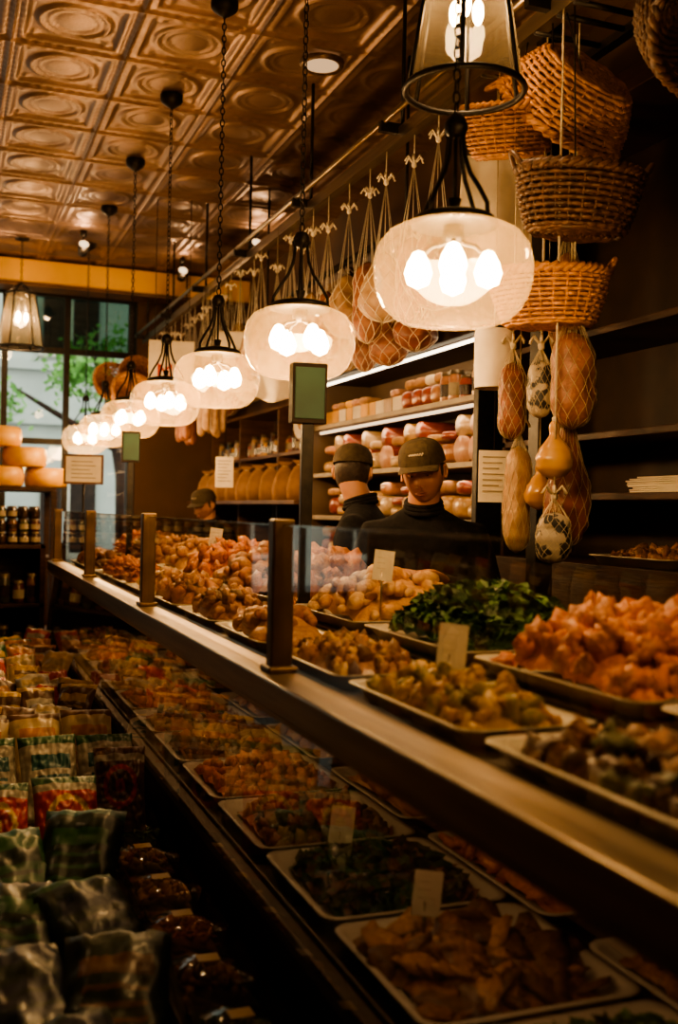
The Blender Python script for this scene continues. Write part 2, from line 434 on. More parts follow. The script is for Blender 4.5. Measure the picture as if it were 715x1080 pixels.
def hang1(name, x, y, zc, kind, r, h, mat, net=True, seed=0, fan=.06, nn=11, lump=.22):
    b = MB(); top = RZ-.03; cord = top-(zc+h/2)
    hang(b, kind, r, h, cord, mat, net, seed, nn, fan, lump=lump)
    return b.build(name, (x, y, top))
b = MB()
for y in (2.9, 3.0, 3.14, 3.36, 3.52):
    b.add(cyl((RX-.02, y, RZ-.03), (2.18, y, RZ-.03), .01), M_black)
b.box((2.14, 2.6, RZ-.05), (2.18, 3.7, RZ-.02), M_black)
b.build('hanging_rack_arms')
hang1('netted_salami', 1.98, 3.02, 2.01, 'salami', .075, .33, M_sal, seed=3, fan=.1)
hang1('netted_ham', 2.02, 3.10, 1.66, 'ham', .082, .44, M_ham, seed=9, fan=.1)
hang1('cured_sausage', 1.90, 3.28, 1.96, 'salami', .052, .28, M_ham, seed=4)
hang1('netted_salami', 1.99, 3.38, 1.61, 'salami', .05, .40, M_pale, seed=5)
hang1('provolone_cheese', 1.89, 2.98, 1.77, 'pear', .066, .20, M_prov, net=False, seed=0, lump=.06)
hang1('provolone_cheese', 2.02, 3.28, 1.66, 'pear', .055, .18, M_prov, net=False, seed=2, lump=.06)
hang1('patterned_salami', 1.88, 2.96, 1.48, 'salami', .058, .17, M_blacknet, seed=6, fan=.05)
hang1('patterned_salami', 1.93, 3.14, 1.99, 'salami', .042, .2, M_blacknet, seed=8, fan=.05)
hang1('netted_salami', 2.08, 3.22, 2.3, 'salami', .06, .4, M_sal, seed=12, fan=.1)
b = MB()
for k in range(6):
    x = (k % 3)*.07-.07; y = (k//3)*.07+k*.03
    hang(b, 'long', .032, .34, .75+.03*(k % 2), M_pale, False, k, off=(x, y))
b.build('sausage_bunch', (1.9, 7.65, RZ-.03))
b = MB()
for k in range(5):
    hang(b, 'long', .036, .4, .7+.03*(k % 2), M_sal, False, k+9, off=((k % 2)*.06, k*.08))
b.build('sausage_bunch', (1.9, 8.6, RZ-.03))

boxobj('column_post', (2.22, 3.62, 0), (2.30, 3.70, ZC-.02), M_black, .005)

# ------------------------------------------------------------------ wicker baskets
def basket(name, mat, rb, rt, h, ysc=.75, rows=11, stakes=26, handle=True, loc=(0, 0, 0), rot=(0, 0, 0)):
    b = MB()
    P = lambda r, a, z: (r*math.cos(a), r*math.sin(a)*ysc, z)
    rad = lambda t: rb+(rt-rb)*math.sin(t*pi/2)
    n = stakes*4
    for i in range(rows):
        t = (i+.5)/rows
        b.add(tube([P(rad(t)+.006*math.cos(stakes*2*pi*j/n+pi*(i % 2)), 2*pi*j/n, t*h) for j in range(n)], (h/rows*.45), 4, True), mat)
    for k in range(stakes):
        a = 2*pi*k/stakes
        b.add(tube([P(rad(t), a, t*h) for t in (0, .25, .5, .75, 1)], .0045, 4), mat)
    for q in range(2):
        b.add(tube([P(rt+.012*math.cos(a*10*2*pi/80*2+q*pi), 2*pi*a/80, h+.010*math.sin(a*10*2*pi/80*2+q*pi)) for a in range(80)], .011, 5, True), mat)
    for i in range(8):
        r = rb*(i+.6)/8
        b.add(tube([P(r, 2*pi*j/40, .003*math.cos(j*pi/2+pi*(i % 2))) for j in range(40)], rb/16*1.02, 4, True), mat)
    for k in range(8):
        a = k*pi/8; b.add(tube([P(rb, a, 0), P(rb, a+pi, 0)], .006, 4), mat)
    if handle:
        for s in (0, pi):
            b.add(tube([P(rt+.005+.03*math.sin(q*pi/8), s-.3+.6*q/8, h-.01+.06*math.sin(q*pi/8)) for q in range(9)], .009, 5), mat)
    return b.build(name, loc, rot)
basket('wicker_basket', M_wick3, .15, .195, .17, loc=(1.91, 3.06, 2.20), rot=(.05, -.04, -.3))
basket('wicker_basket', M_wick2, .155, .20, .19, loc=(1.92, 2.93, 2.48), rot=(.08, .05, -.3), rows=10)
basket('wicker_basket', M_wick, .165, .235, .18, .8, loc=(2.02, 3.02, 3.06), rot=(math.radians(222), math.radians(30), -.3), rows=10)
basket('wicker_basket', M_wick, .13, .17, .16, .85, loc=(1.85, 3.24, 2.82), rot=(.25, -.2, 0), handle=False)
basket('wicker_basket', M_wick2, .16, .22, .16, .8, loc=(1.97, 2.5, 3.02), rot=(2.2, .2, .3))
b = MB()
for (x, y, z0) in ((1.91, 3.06, 2.25), (1.92, 2.93, 2.55), (1.98, 2.98, 3.0), (1.85, 3.22, 2.88), (1.96, 2.5, 3.0)):
    b.add(tube([(RX, y, RZ-.02), (x, y, z0)], .003, 5), M_black)
b.build('basket_hanging_wires')
for p in ((1.45, 10.0, 2.68), (1.62, 9.6, 2.7), (1.5, 9.2, 2.5)):
    basket('wicker_basket', M_wick, .12, .17, .16, 1, 8, 16, False, p, (1.2, .2, 0))

# ------------------------------------------------------------------ cloths / paper
def cloth(name, loc, w_, h_, mat, rot=0, curl=.03):
    b = MB()
    def f(u, v):
        x = (u-.5)*w_*(1+.15*v)
        return (x, curl*math.sin(u*9)*(.3+v)+.02*noise.noise(Vector((u*3, v*3, loc[0]))), -v*h_+.015*math.cos(u*7)*v)
    b.add(grid(f, 24, 20), mat); b.add(tube([(0, 0, 0), (0, 0, RZ-loc[2]-.03)], .003, 4), M_cord)
    o = b.build(name, loc, (0, 0, rot)); s = o.modifiers.new('solid', 'SOLIDIFY'); s.thickness = .002
    return o
cloth('white_apron', (1.96, 3.54, 2.93), .26, .44, M_paper, -.4)
b = MB()
b.add(lathe([(.068, 0), (.071, .02), (.073, .20), (.069, .215), (.0, .215)], 28), M_paper)
b.add(tube([(0, 0, .215), (0, 0, RZ-.03-2.02)], .003, 4), M_cord)
b.build('hanging_paper_drum', (1.90, 3.42, 2.02))
cloth('hanging_paper_sheet', (1.82, 5.9, 2.5), .2, .3, M_paper, -.4, .015)
cloth('hanging_paper_sheet', (1.84, 6.8, 2.75), .3, .4, M_paper, -.4, .015)

b = MB()
b.box((-.175, -.012, -.17), (.175, .012, .17), M_paper)
for x in (-.13, .13): b.add(cyl((x, 0, .17), (x, 0, ZC-2.68), .003, None, 6), M_black)
sg = b.build('hanging_sign', (1.64, 8.05, 2.68), (0, 0, -.15))
cu = bpy.data.curves.new('sign_letters', 'FONT'); cu.body = 'MI'; cu.size = .17; cu.extrude = .004; cu.align_x = 'CENTER'
cu.materials.append(M_redink)
to = bpy.data.objects.new('letters', cu); scene.collection.objects.link(to); to.parent = sg
to.location = (-.03, -.018, -.13); to.rotation_euler = (pi/2, 0, 0)

# ------------------------------------------------------------------ display case
case = empty('deli_display_case')
Y0, Y1 = .25, 7.62
b = MB()
b.box((.74, Y0, 0), (1.64, Y1, .62), M_dark)
b.box((.76, Y0, .62), (1.62, Y1, .645), M_deck)
b.box((1.60, Y0, .645), (1.64, Y1, 1.12), M_deck)
b.box((.80, Y0, 1.115), (1.64, Y1, 1.15), M_deck)
b.box((1.10, Y0, 1.15), (1.60, Y1, 1.20), M_deck)
b.box((.70, Y0, 1.095), (.80, Y1, 1.165), M_steel)
b.box((.715, Y0, 1.075), (.745, Y1, 1.095), M_steel)
b.box((.715, Y0, .60), (.75, Y1, .645), M_deck)
b.box((.74, Y0, .645), (1.60, Y0+.03, 1.115), M_dark); b.box((.74, Y1-.03, .645), (1.60, Y1, 1.115), M_dark)
b.build('body', parent=case, bevel=.005)
PY = [.66, 2.39, 4.12, 5.85, 7.55]
b = MB()
for y in PY:
    b.box((.735, y-.022, 1.165), (.79, y+.022, 1.53), M_brass)
    b.box((.725, y-.04, 1.165), (.80, y+.04, 1.18), M_brass)
b.build('posts', parent=case, bevel=.005)
b = MB()
for i in range(4):
    ya, yb = PY[i]+.022, PY[i+1]-.022
    b.quad((.76, ya, 1.18), (.76, yb, 1.18), (.76, yb, 1.515), (.76, ya, 1.515), M_glasscase)
    b.box((.757, ya, 1.513), (.763, yb, 1.518), M_clear)
b.quad((.70, Y0, .645), (.70, Y1, .645), (.735, Y1, 1.08), (.735, Y0, 1.08), M_glassfront)
for y in (2.55, 3.8, 5.0): b.quad((.78, y, .65), (1.5, y, .65), (1.5, y, 1.06), (.78, y, 1.06), M_glasscase)
b.build('glass_panes', parent=case)
b = MB(); b.add(cyl((.83, Y0+.1, 1.095), (.83, Y1-.1, 1.095), .008, None, 8), M_tube); b.build('light_tube', parent=case)
for i in range(3):
    a = light('case_area_light', 'AREA', (.86, 1.5+2.4*i, 1.085), 1.7+1.3*i, (1, .54, .24), parent=case, shape='RECTANGLE', size=.04, size_y=2.2)
    a.rotation_euler = (0, math.radians(-15), 0)

def rr(wx, wy, z, rc, n=5):
    pts = []
    for cx, cy, a0 in ((wx-rc, wy-rc, 0), (-wx+rc, wy-rc, pi/2), (-wx+rc, -wy+rc, pi), (wx-rc, -wy+rc, 1.5*pi)):
        for k in range(n): a = a0+k*pi/2/(n-1); pts.append((cx+rc*math.cos(a), cy+rc*math.sin(a), z))
    return pts
def tray(b, wx, wy, h=.035, mat=M_white, mx=None):
    wx /= 2; wy /= 2
    R_ = [rr(wx-.035, wy-.035, .0, .03), rr(wx-.03, wy-.03, .0, .03), rr(wx-.008, wy-.008, h-.004, .035), rr(wx+.006, wy+.006, h, .04), rr(wx+.006, wy+.006, h+.004, .04),
          rr(wx-.012, wy-.012, h, .035), rr(wx-.036, wy-.036, .006, .03)]
    b.add(loft(R_, True, True), mat, True, mx)
LEAF = ([(0, -1, 0), (.45, -.4, .16), (.5, .2, .1), (0, 1, -.12), (-.5, .2, .14), (-.45, -.4, .2), (0, -.2, -.05), (0, .4, .02)],
        [(0, 1, 6), (1, 2, 7, 6), (2, 3, 7), (3, 4, 7), (4, 5, 6, 7), (5, 0, 6)])
def heap(b, wx, wy, h, n, size, mats, kind='nugget', z0=.01, cx=0, cy=0, sub=2, seed=0):
    rx, ry = wx/2-.03, wy/2-.03
    def top(x, y):
        q = max(0, 1-abs(x/rx)**2.6)*max(0, 1-abs(y/ry)**2.6)
        return z0+h*q**.6
    def g(u, v):
        x = (u*2-1)*rx*.97; y = (v*2-1)*ry*.97
        return (cx+x, cy+y, z0+(top(x, y)-z0)*.85+.012*noise.noise(Vector((x*25, y*25, seed))))
    b.add(grid(g, 16, 20), mats[0])
    for i in range(n):
        x = R.uniform(-1, 1)*rx*.95; y = R.uniform(-1, 1)*ry*.95; z = top(x, y)*R.uniform(.85, 1.0)+R.uniform(-.2, .5)*size*.5
        m = R.choice(mats); s = size*R.uniform(.6, 1.3)
        z = max(z, z0+s*.35)
        e = (R.uniform(0, 6), R.uniform(0, 6), R.uniform(0, 6))
        if kind == 'nugget': b.add(blob((cx+x, cy+y, z), (s, s*.72, s*.5), sub, .85, e, 1.9, i+seed), m)
        elif kind == 'cutlet': b.add(blob((cx+x, cy+y, z), (s*1.3, s*.8, s*.25), sub, .6, (e[0]*.12, e[1]*.12, e[2]), 1.8, i+seed), m)
        elif kind == 'strip':
            a = e[2]; p = []
            for q in range(5): p.append((cx+x+(q-2)*s*.6*math.cos(a+q*.2*(e[0]-3)), cy+y+(q-2)*s*.6*math.sin(a+q*.2*(e[1]-3)), z+.3*s*math.sin(q*2+e[0])))
            b.add(tube(p, [s*.12, s*.25, s*.28, s*.22, s*.1], 5), m)
        elif kind == 'leaf':
            b.add(LEAF, m, True, T(cx+x, cy+y, z+size*.2, R.uniform(-1.1, 1.1), R.uniform(-1.1, 1.1), e[2], s))
        elif kind == 'roll':
            a = e[2]*.2+.5; p = [(cx+x+q*s*math.cos(a), cy+y+q*s*math.sin(a), z-.15*s*q*q) for q in (-1, -.7, 0, .7, 1)]
            b.add(tube(p, [s*.15, s*.42, s*.5, s*.42, s*.15], 10), m)
def fm(n, c1, c2, sc=60, ro=.5, bu=.6): return pm(n, c1, c2, sc, ro, bu, coat=.1)
F_or = [fm('roast_orange', (.66, .24, .07), (.42, .13, .04)), fm('roast_brown', (.5, .18, .06), (.3, .09, .03)), fm('roast_red', (.6, .19, .06), (.4, .11, .035))]
F_gr = [fm('greens_dark', (.022, .07, .014), (.012, .04, .008)), fm('greens_mid', (.04, .12, .02), (.02, .07, .012)), fm('greens_light', (.08, .18, .035), (.04, .11, .02))]
F_pa = [fm('pastry_gold', (.62, .34, .13), (.45, .22, .08)), fm('pastry_brown', (.5, .24, .09), (.34, .15, .05)), fm('pastry_pale', (.70, .46, .23), (.55, .32, .14))]
F_br = [fm('bread_gold', (.46, .23, .09), (.32, .14, .05)), fm('bread_brown', (.38, .16, .06), (.24, .09, .035)), fm('bread_orange', (.5, .2, .07), (.34, .12, .04))]
F_po = [fm('potato_yellow', (.5, .3, .08), (.33, .18, .05)), fm('herb_flecks', (.16, .15, .035), (.36, .22, .06), 120), fm('pepper_tan', (.42, .2, .07), (.25, .12, .04))]
F_ch = [fm('chicken_brown', (.36, .16, .06), (.18, .07, .03)), fm('chicken_char', (.18, .08, .03), (.1, .04, .018)), fm('chicken_gold', (.5, .25, .09), (.32, .14, .05))]
F_be = [fm('tomato_brown', (.33, .10, .04), (.22, .06, .025)), fm('bean_tan', (.38, .21, .09), (.27, .13, .05)), fm('onion_pale', (.48, .32, .17), (.35, .21, .1))]
F_dk = [fm('stew_dark', (.12, .05, .02), (.06, .025, .012)), fm('olive_green', (.1, .1, .02), (.05, .05, .01)), fm('stew_brown', (.2, .09, .035), (.1, .045, .018))]
def food(name, x, y, z, wx, wy, h, n, size, mats, kind, rot=0, sub=2, card=None):
    b = MB(); tray(b, wx, wy); heap(b, wx-.02, wy-.02, h, n, size, mats, kind, seed=R.randint(0, 99), sub=sub)
    if card:
        cx, cy, cz = card; mx = T(cx, cy, cz, -.15, .12, -.25)
        b.box((-.03, -.001, 0), (.03, .001, .09), M_paper, mx)
        b.add(cyl((cx, cy+.003, .01), (cx, cy+.003, cz+.03), .003, None, 6), M_steel)
        for q in range(3): b.box((-.02, -.0013, .035+q*.016), (.015+R.uniform(-.015, .005), -.001, .0365+q*.016), M_cord, mx)
    return b.build(name, (x, y, z), (0, 0, rot))
food('tray_of_stew', 1.33, 1.15, 1.201, .44, .55, .10, 140, .03, F_dk, 'nugget')
food('tray_of_fried_cutlets', 1.33, 1.76, 1.201, .46, .58, .14, 260, .034, F_or, 'nugget')
food('tray_of_greens', 1.33, 2.40, 1.201, .46, .58, .15, 1500, .026, F_gr, 'leaf')
food('tray_of_pastries', 1.33, 3.04, 1.201, .46, .56, .15, 90, .045, F_pa, 'roll', card=(-.12, -.22, .15))
kinds = [(F_br, 'nugget', .055, 50), (F_br, 'roll', .06, 60), (F_or, 'nugget', .04, 90), (F_pa, 'roll', .05, 60), (F_ch, 'nugget', .035, 90), (F_ch, 'cutlet', .045, 70), (F_or, 'strip', .05, 120)]
for i in range(7):
    mt, kd, sz, n = kinds[i % 7]
    food('tray_of_prepared_food', 1.33, 3.72+i*.6, 1.201, .46, .54, .17, n, sz, mt, kd, sub=1 if i > 2 else 2, card=(-.1, .0, .17) if i in (2, 5) else None)
food('tray_of_fried_peppers', .955, 1.22, 1.151, .27, .54, .05, 110, .028, F_dk+F_ch[:1], 'nugget')
food('tray_of_potatoes', .955, 1.82, 1.151, .27, .54, .065, 120, .026, F_po, 'nugget', card=(.0, .05, .09))
food('tray_of_roast_vegetables', .955, 2.42, 1.151, .27, .54, .06, 110, .028, F_ch+F_po[:1], 'nugget')
for i in range(8):
    mt, kd, sz, n = kinds[(i*3+1) % 7]
    food('tray_of_prepared_food', .955, 3.0+i*.575, 1.151, .27, .52, .10, int(n*.7), sz*.8, mt, kd, sub=1 if i > 2 else 2)
low = [('tray_of_greens', F_gr, 'leaf', .03, 500), ('tray_of_grilled_chicken', F_ch, 'cutlet', .045, 60), ('tray_of_greens', F_gr[:1]+F_dk, 'leaf', .03, 500), ('tray_of_stew', F_be+F_dk, 'nugget', .026, 130),
       ('tray_of_roasted_peppers', F_or, 'nugget', .035, 100), ('tray_of_prepared_food', F_ch, 'nugget', .04, 80)]
for i in range(13):
    nm, mt, kd, sz, n = low[i if i < 6 else 3+(i % 3)]
    food(nm, 1.0, 1.32+i*.49, .646, .44, .455, .035 if kd == 'cutlet' else .06, n if i < 6 else n//2, sz, mt, kd, sub=2 if i < 4 else 1, card=(-.06, .12, .08) if i in (1, 2) else None)
for i in range(8):
    mt, kd, sz, n = kinds[(i*2+4) % 7]
    food('tray_of_prepared_food', 1.41, 1.5+i*.75, .646, .34, .6, .08, n//2, sz, mt, kd, sub=1)

# ------------------------------------------------------------------ low merchandiser ledge with packages
b = MB()
b.box((.04, 1.55, 0), (.68, 7.5, .42), M_dark)
b.box((.02, 1.53, .42), (.06, 7.52, .50), M_deck); b.box((.02, 1.53, .42), (.68, 1.57, .50), M_deck)
b.box((.49, 1.57, .42), (.68, 4.2, .459), M_deck)
b.build('low_chiller', bevel=.006)
def pillow(b, w_, h_, t_, pat, mx, nu=16, nv=20, seed=0):
    def f(sgn):
        def g(u, v):
            x = u*2-1; y = v*2-1
            th = t_/2*max(0, 1-abs(x)**3)**.6*max(0, 1-abs(y)**4)**.6
            wr = .014*noise.noise(Vector((x*2.5, y*2.5, seed*3.3+sgn)))+.009*noise.noise(Vector((x*7, y*7, seed)))
            return (x*w_/2*(1-.06*(1-y*y)*abs(x)), -sgn*(th+wr*(1 if abs(x) < .95 and abs(y) < .95 else 0))+.02*y*y*math.sin(seed), y*h_/2)
        return g
    for sgn in (1, -1):
        v, fc = grid(f(sgn), nu, nv)
        if sgn < 0: fc = [q[::-1] for q in fc]
        fmats = [pat(((k % nu)+.5)/nu, ((k//nu)+.5)/nv) for k in range(nu*nv)]
        b.add((v, fc), fmats[0], True, mx, fmats)
P = {}
for n, c in (('red', (.38, .03, .02)), ('yellow', (.5, .32, .05)), ('green', (.02, .085, .028)), ('dkgreen', (.008, .022, .013)), ('white', (.36, .33, .26)), ('teal', (.03, .11, .10)), ('orange', (.38, .15, .035)), ('cream', (.4, .3, .17)), ('brown', (.10, .045, .02)), ('blue', (.012, .02, .04))):
    P[n] = pm('packet_'+n, c, tuple(x*.6 for x in c), 9, .42, .25, coat=.12)
def ringpat(base, ring, band):
    def p(u, v):
        d = math.hypot((u-.5)*1.0, (v-.5)*1.3)
        if v > .88 or v < .08: return P[band]
        if .24 < d < .33 or d < .1: return P[ring]
        if v > .80: return P['white']
        return P[base]
    return p
def bandpat(base, b1, b2):
    def p(u, v):
        if .58 < v < .74 and .15 < u < .85: return P[b1]
        if .2 < v < .5 and .2 < u < .8 and int(v*26) % 3 == 0: return P[b1]
        if v > .87: return P[b2]
        return P[base]
    return p
def bag(x, y, z, w_, h_, t_, pat, rx=-.35, rz=0, hi=False, seed=0, ry=0):
    b = MB(); pillow(b, w_, h_, t_, pat, None, 44 if hi else 20, 54 if hi else 26, seed)
    return b.build('snack_bag', (x, y, z), (rx, ry, rz))
bag(.16, 3.20, .60, .20, .28, .09, ringpat('red', 'yellow', 'green'), -.55, 0, True, 1)
bag(.37, 3.24, .60, .20, .28, .09, ringpat('red', 'yellow', 'green'), -.55, .08, True, 2, .05)
bag(.56, 3.44, .63, .17, .28, .09, ringpat('brown', 'red', 'brown'), -.5, -.1, True, 3)
for i, x in enumerate((.16, .36, .55)):
    bag(x, 3.66, .62, .2, .30, .09, bandpat('white', 'teal', 'green'), -.6, R.uniform(-.2, .2), True, 4+i, R.uniform(-.1, .1))
    bag(x-.01, 4.08, .63, .2, .30, .1, bandpat('cream', 'orange', 'brown'), -.6, R.uniform(-.2, .2), False, 14+i, R.uniform(-.1, .1))
for i, (x, y, z, rx, rz, ps) in enumerate(((.20, 2.90, .54, -1.0, .3, ('green', 'dkgreen', 'teal')), (.37, 2.94, .57, -.9, -.3, ('dkgreen', 'green', 'teal')), (.18, 2.55, .54, -1.1, -.25, ('dkgreen', 'green', 'blue')), (.36, 2.52, .55, -1.05, .35, ('dkgreen', 'blue', 'green')), (.17, 2.2, .53, -1.15, .2, ('blue', 'dkgreen', 'dkgreen')), (.35, 2.15, .54, -1.1, -.2, ('dkgreen', 'brown', 'dkgreen')), (.25, 1.85, .53, -1.3, .3, ('blue', 'brown', 'dkgreen')))):
    bag(x, y, z, .23, .32, .10, bandpat(*ps), rx, rz, False, 30+i)
cl = ['orange', 'cream', 'brown', 'brown', 'white', 'yellow', 'green', 'orange', 'cream', 'brown', 'red']
for i in range(40):
    y = 4.45+(i//4)*.30; x = .13+(i % 4)*.15
    bag(x+R.uniform(-.02, .02), y+R.uniform(-.04, .04), .60+R.uniform(-.02, .05), .17, .26, .08, bandpat(R.choice(cl), R.choice(cl), R.choice(cl)), R.uniform(-1.1, -.4), R.uniform(-.5, .5), False, 50+i, R.uniform(-.15, .15))
fills = [F_be, F_po, F_or, F_gr, F_pa, F_ch]
for i in range(9):
    b = MB(); wx, wy, h = .17, .25, .07
    b.add(loft([rr(wx/2*.9, wy/2*.9, 0, .02), rr(wx/2, wy/2, h, .02)], True, False), M_clear, True)
    b.add(loft([rr(wx/2+.004, wy/2+.004, h+.001, .02), rr(wx/2+.004, wy/2+.004, h+.006, .02)], False, True), M_clear, True)
    heap(b, wx+.03, wy+.03, .05, 70, .018, fills[(i*2+1+i//3) % 6], 'nugget' if i % 3 else 'strip', z0=.004, sub=1)
    b.box((-.03, -.02, h+.008), (.02, .02, h+.0085), P['yellow'])
    b.build('deli_container', (.585, 1.75+i*.275, .461), (0, 0, R.uniform(-.05, .05)))

# ------------------------------------------------------------------ jar shelving, cheese wheels
b = MB()
for z in (.12, .45, .82, 1.24): b.box((-.7, 7.75, z), (.70, 8.25, z+.03), M_wood)
for x in (-.7, .68): b.box((x-.02, 7.75, 0), (x+.02, 8.25, 1.27), M_wood)
b.box((-.7, 8.23, 0), (.70, 8.26, 1.27), M_wood)
b.build('jar_shelving', bevel=.004)
M_jar = [pm('jar_'+str(i), c, None, 30, .25, coat=.6) for i, c in enumerate(((.03, .015, .01), (.08, .02, .01), (.05, .05, .02), (.12, .05, .015)))]
M_lid = pm('jar_lid', (.16, .12, .08), (.10, .08, .05), 10, .4, metal=.5)
M_jlab = pm('jar_label', (.3, .25, .17), (.22, .18, .12), 20, .7)
def jar(b, x, y, z, r=.035, h=.09, lid=M_lid, m=None):
    b.add(lathe([(0, 0), (r*.9, 0), (r, .01), (r, h*.75), (r*.8, h*.85), (r*.8, h)], 12), m or R.choice(M_jar), True, T(x, y, z))
    b.add(lathe([(r*.86, h*.86), (r*.86, h), (0, h)], 12), lid, True, T(x, y, z))
    b.add(lathe([(r*1.02, h*.2), (r*1.02, h*.6)], 12), M_jlab if R.random() < .4 else M_jar[0], True, T(x, y, z))
b = MB()
for lv, z in enumerate((1.271, 1.362, 1.454)):
    for i in range(17):
        for j in range(5-lv): jar(b, -.62+i*.078, 7.80+lv*.04+j*.085, z)
for z in (.151, .481, .851):
    for i in range(14):
        for j in range(3): jar(b, -.62+i*.095, 7.82+j*.1, z, .042, .16+.05*(i % 2))
b.build('preserve_jars')
b = MB()
for z in (.5, 1.1, 1.66): b.box((-.9, 8.6, z), (.85, 9.2, z+.04), M_wood)
for x in (-.88, .83):
    for y in (8.62, 9.18): b.box((x-.025, y-.025, 0), (x+.025, y+.025, 1.67), M_wood)
b.build('cheese_stand', bevel=.004)
M_cheese = pm('cheese_rind', (.66, .36, .05), (.54, .27, .03), 6, .45, .1)
b = MB(); b.add(lathe([(0, 0), (.15, 0), (.17, .015), (.178, .08), (.17, .145), (.15, .16), (0, .16)], 32), M_cheese)
b.add(lathe([(0, .161), (.08, .161), (.085, .1605)], 20), M_kraft)
cw = None
for (x, y, z) in ((.44, 8.85, 1.701), (.80, 9.0, 1.701), (.06, 8.9, 1.701), (.25, 8.9, 1.863), (.62, 8.9, 1.863), (-.3, 8.9, 1.701), (-.12, 8.9, 1.863), (.42, 8.9, 2.025), (.06, 8.9, 2.025)):
    if cw is None: o = b.build('cheese_wheel', (x, y, z)); cw = o.data
    else: place('cheese_wheel', cw, (x, y, z), (0, 0, R.uniform(0, 6)))
b = MB()
b.box((-.13, -.01, 0), (.13, .01, .2), M_wood2); b.box((-.115, -.013, .015), (.115, -.0095, .185), M_paper)
for q in range(5): b.box((-.08, -.0145, .04+q*.027), (.08-.02*(q % 3), -.013, .046+q*.027), M_jlab)
b.add(cyl((0, .012, .02), (0, .012, -.53), .008), M_black); b.add(cyl((0, .012, -.53), (0, .012, -.515), .06), M_black)
b.build('framed_notice_stand', (.88, 7.15, 1.70), (0, 0, -.2))

def disp(x, y, base, zc):
    b = MB()
    M_scr = pm('screen_green', (.03, .14, .09), (.02, .08, .055), 3, .55)
    b.box((-.06, -.03, -.10), (.06, .03, .105), M_dark); b.box((-.052, -.033, -.085), (.052, -.029, .09), M_scr)
    b.box((-.02, -.015, base-zc), (.02, .015, -.1), M_black); b.box((-.04, -.022, base-zc), (.04, .022, base-zc+.015), M_black)
    b.build('scale_display_pole', (x, y, zc), (0, 0, -.1), bevel=.004)
disp(1.163, 3.385, 1.202, 1.95); disp(1.163, 6.98, 1.202, 1.95)

# ------------------------------------------------------------------ aisle shelving across from the counter
b = MB()
for z in (.1, .55, 1.0, 1.42, 1.85): b.box((-1.75, 1.6, z), (-1.32, 6.9, z+.03), M_wood2)
for y in (1.6, 3.3, 5.1, 6.87): b.box((-1.75, y, 0), (-1.32, y+.03, 1.88), M_wood2)
b.box((-1.78, 1.6, 0), (-1.75, 6.9, 1.9), M_wood)
b.build('aisle_shelving', bevel=.003)
b = MB()
for z in (.13, .58, 1.03, 1.45):
    for i in range(26):
        y = 1.78+i*.198
        if min(abs(y-q) for q in (3.315, 5.115)) < .1: continue
        pt_ = bandpat(R.choice(cl), R.choice(cl), R.choice(cl))
        pillow(b, .17, .26, .09, pt_, T(-1.42, y, z+.14, 0, -.1, pi/2+R.uniform(-.2, .2)), 10, 12, i)
        jar(b, -1.6, y, z, .045, .2)
b.build('shelf_packets_and_jars')

# ------------------------------------------------------------------ refrigerated wall shelves
fr = empty('refrigerated_wall_shelves')
FX = 2.42; FY0, FY1 = 4.55, 6.95
M_fr = pm('fridge_liner', (.13, .085, .05), (.10, .065, .038), 4, .5)
M_lipm = pm('fridge_price_rail', (.30, .24, .17), (.22, .18, .13), 8, .5)
b = MB()
b.box((2.86, FY0, .1), (2.93, FY1, 2.6), M_fr); b.box((FX, FY0-.05, .1), (2.93, FY0, 2.6), M_black); b.box((FX, FY1, .1), (2.93, FY1+.05, 2.6), M_fr)
b.box((FX, FY0, 2.45), (2.93, FY1, 2.6), M_dark); b.box((FX-.03, FY0, 0), (2.93, FY1, .75), M_dark)
SH = (.98, 1.24, 1.5, 1.79, 2.12)
for z in SH:
    b.box((FX+.03, FY0, z), (2.86, FY1, z+.02), M_fr); b.box((FX+.015, FY0, z-.005), (FX+.03, FY1, z+.025), M_lipm)
b.build('cabinet', parent=fr, bevel=.004)
b = MB()
for z in (2.12, 2.45): b.add(cyl((FX+.06, FY0+.03, z-.02), (FX+.06, FY1-.03, z-.02), .010, None, 8), emis('fridge_tube', (1, .82, .55), 6) if z > 2.3 else M_tube)
b.build('tubes', parent=fr)
for z in (1.79, 2.12, 2.44):
    a = light('fridge_area', 'AREA', (FX+.08, (FY0+FY1)/2, z-.04), 2.6, (1, .64, .33), parent=fr, shape='RECTANGLE', size=.04, size_y=2.2)
    a.rotation_euler = (0, math.radians(25), 0)
M_mp = [pm('meat_pack_'+str(i), c, None, 25, .3, .2, coat=.35) for i, c in enumerate(((.28, .06, .035), (.42, .20, .11), (.48, .30, .14), (.5, .36, .22)))]
M_mort = pm('mortadella', (.48, .25, .17), (.54, .34, .25), 30, .4, coat=.3)
def pack(b, x, y, z, sx, sy, sz, m, rz=0):
    v, f = blob((0, 0, 0), (1, 1, 1), 3, 0)
    out = []; c_, s_ = math.cos(rz), math.sin(rz)
    for p in v:
        q = [math.copysign(abs(c)**.55, c) for c in p]; a_, d_ = q[0]*sx/2, q[1]*sy/2
        out.append((x+a_*c_-d_*s_, y+a_*s_+d_*c_, z+sz/2+q[2]*sz/2*.9))
    b.add((out, f), m)
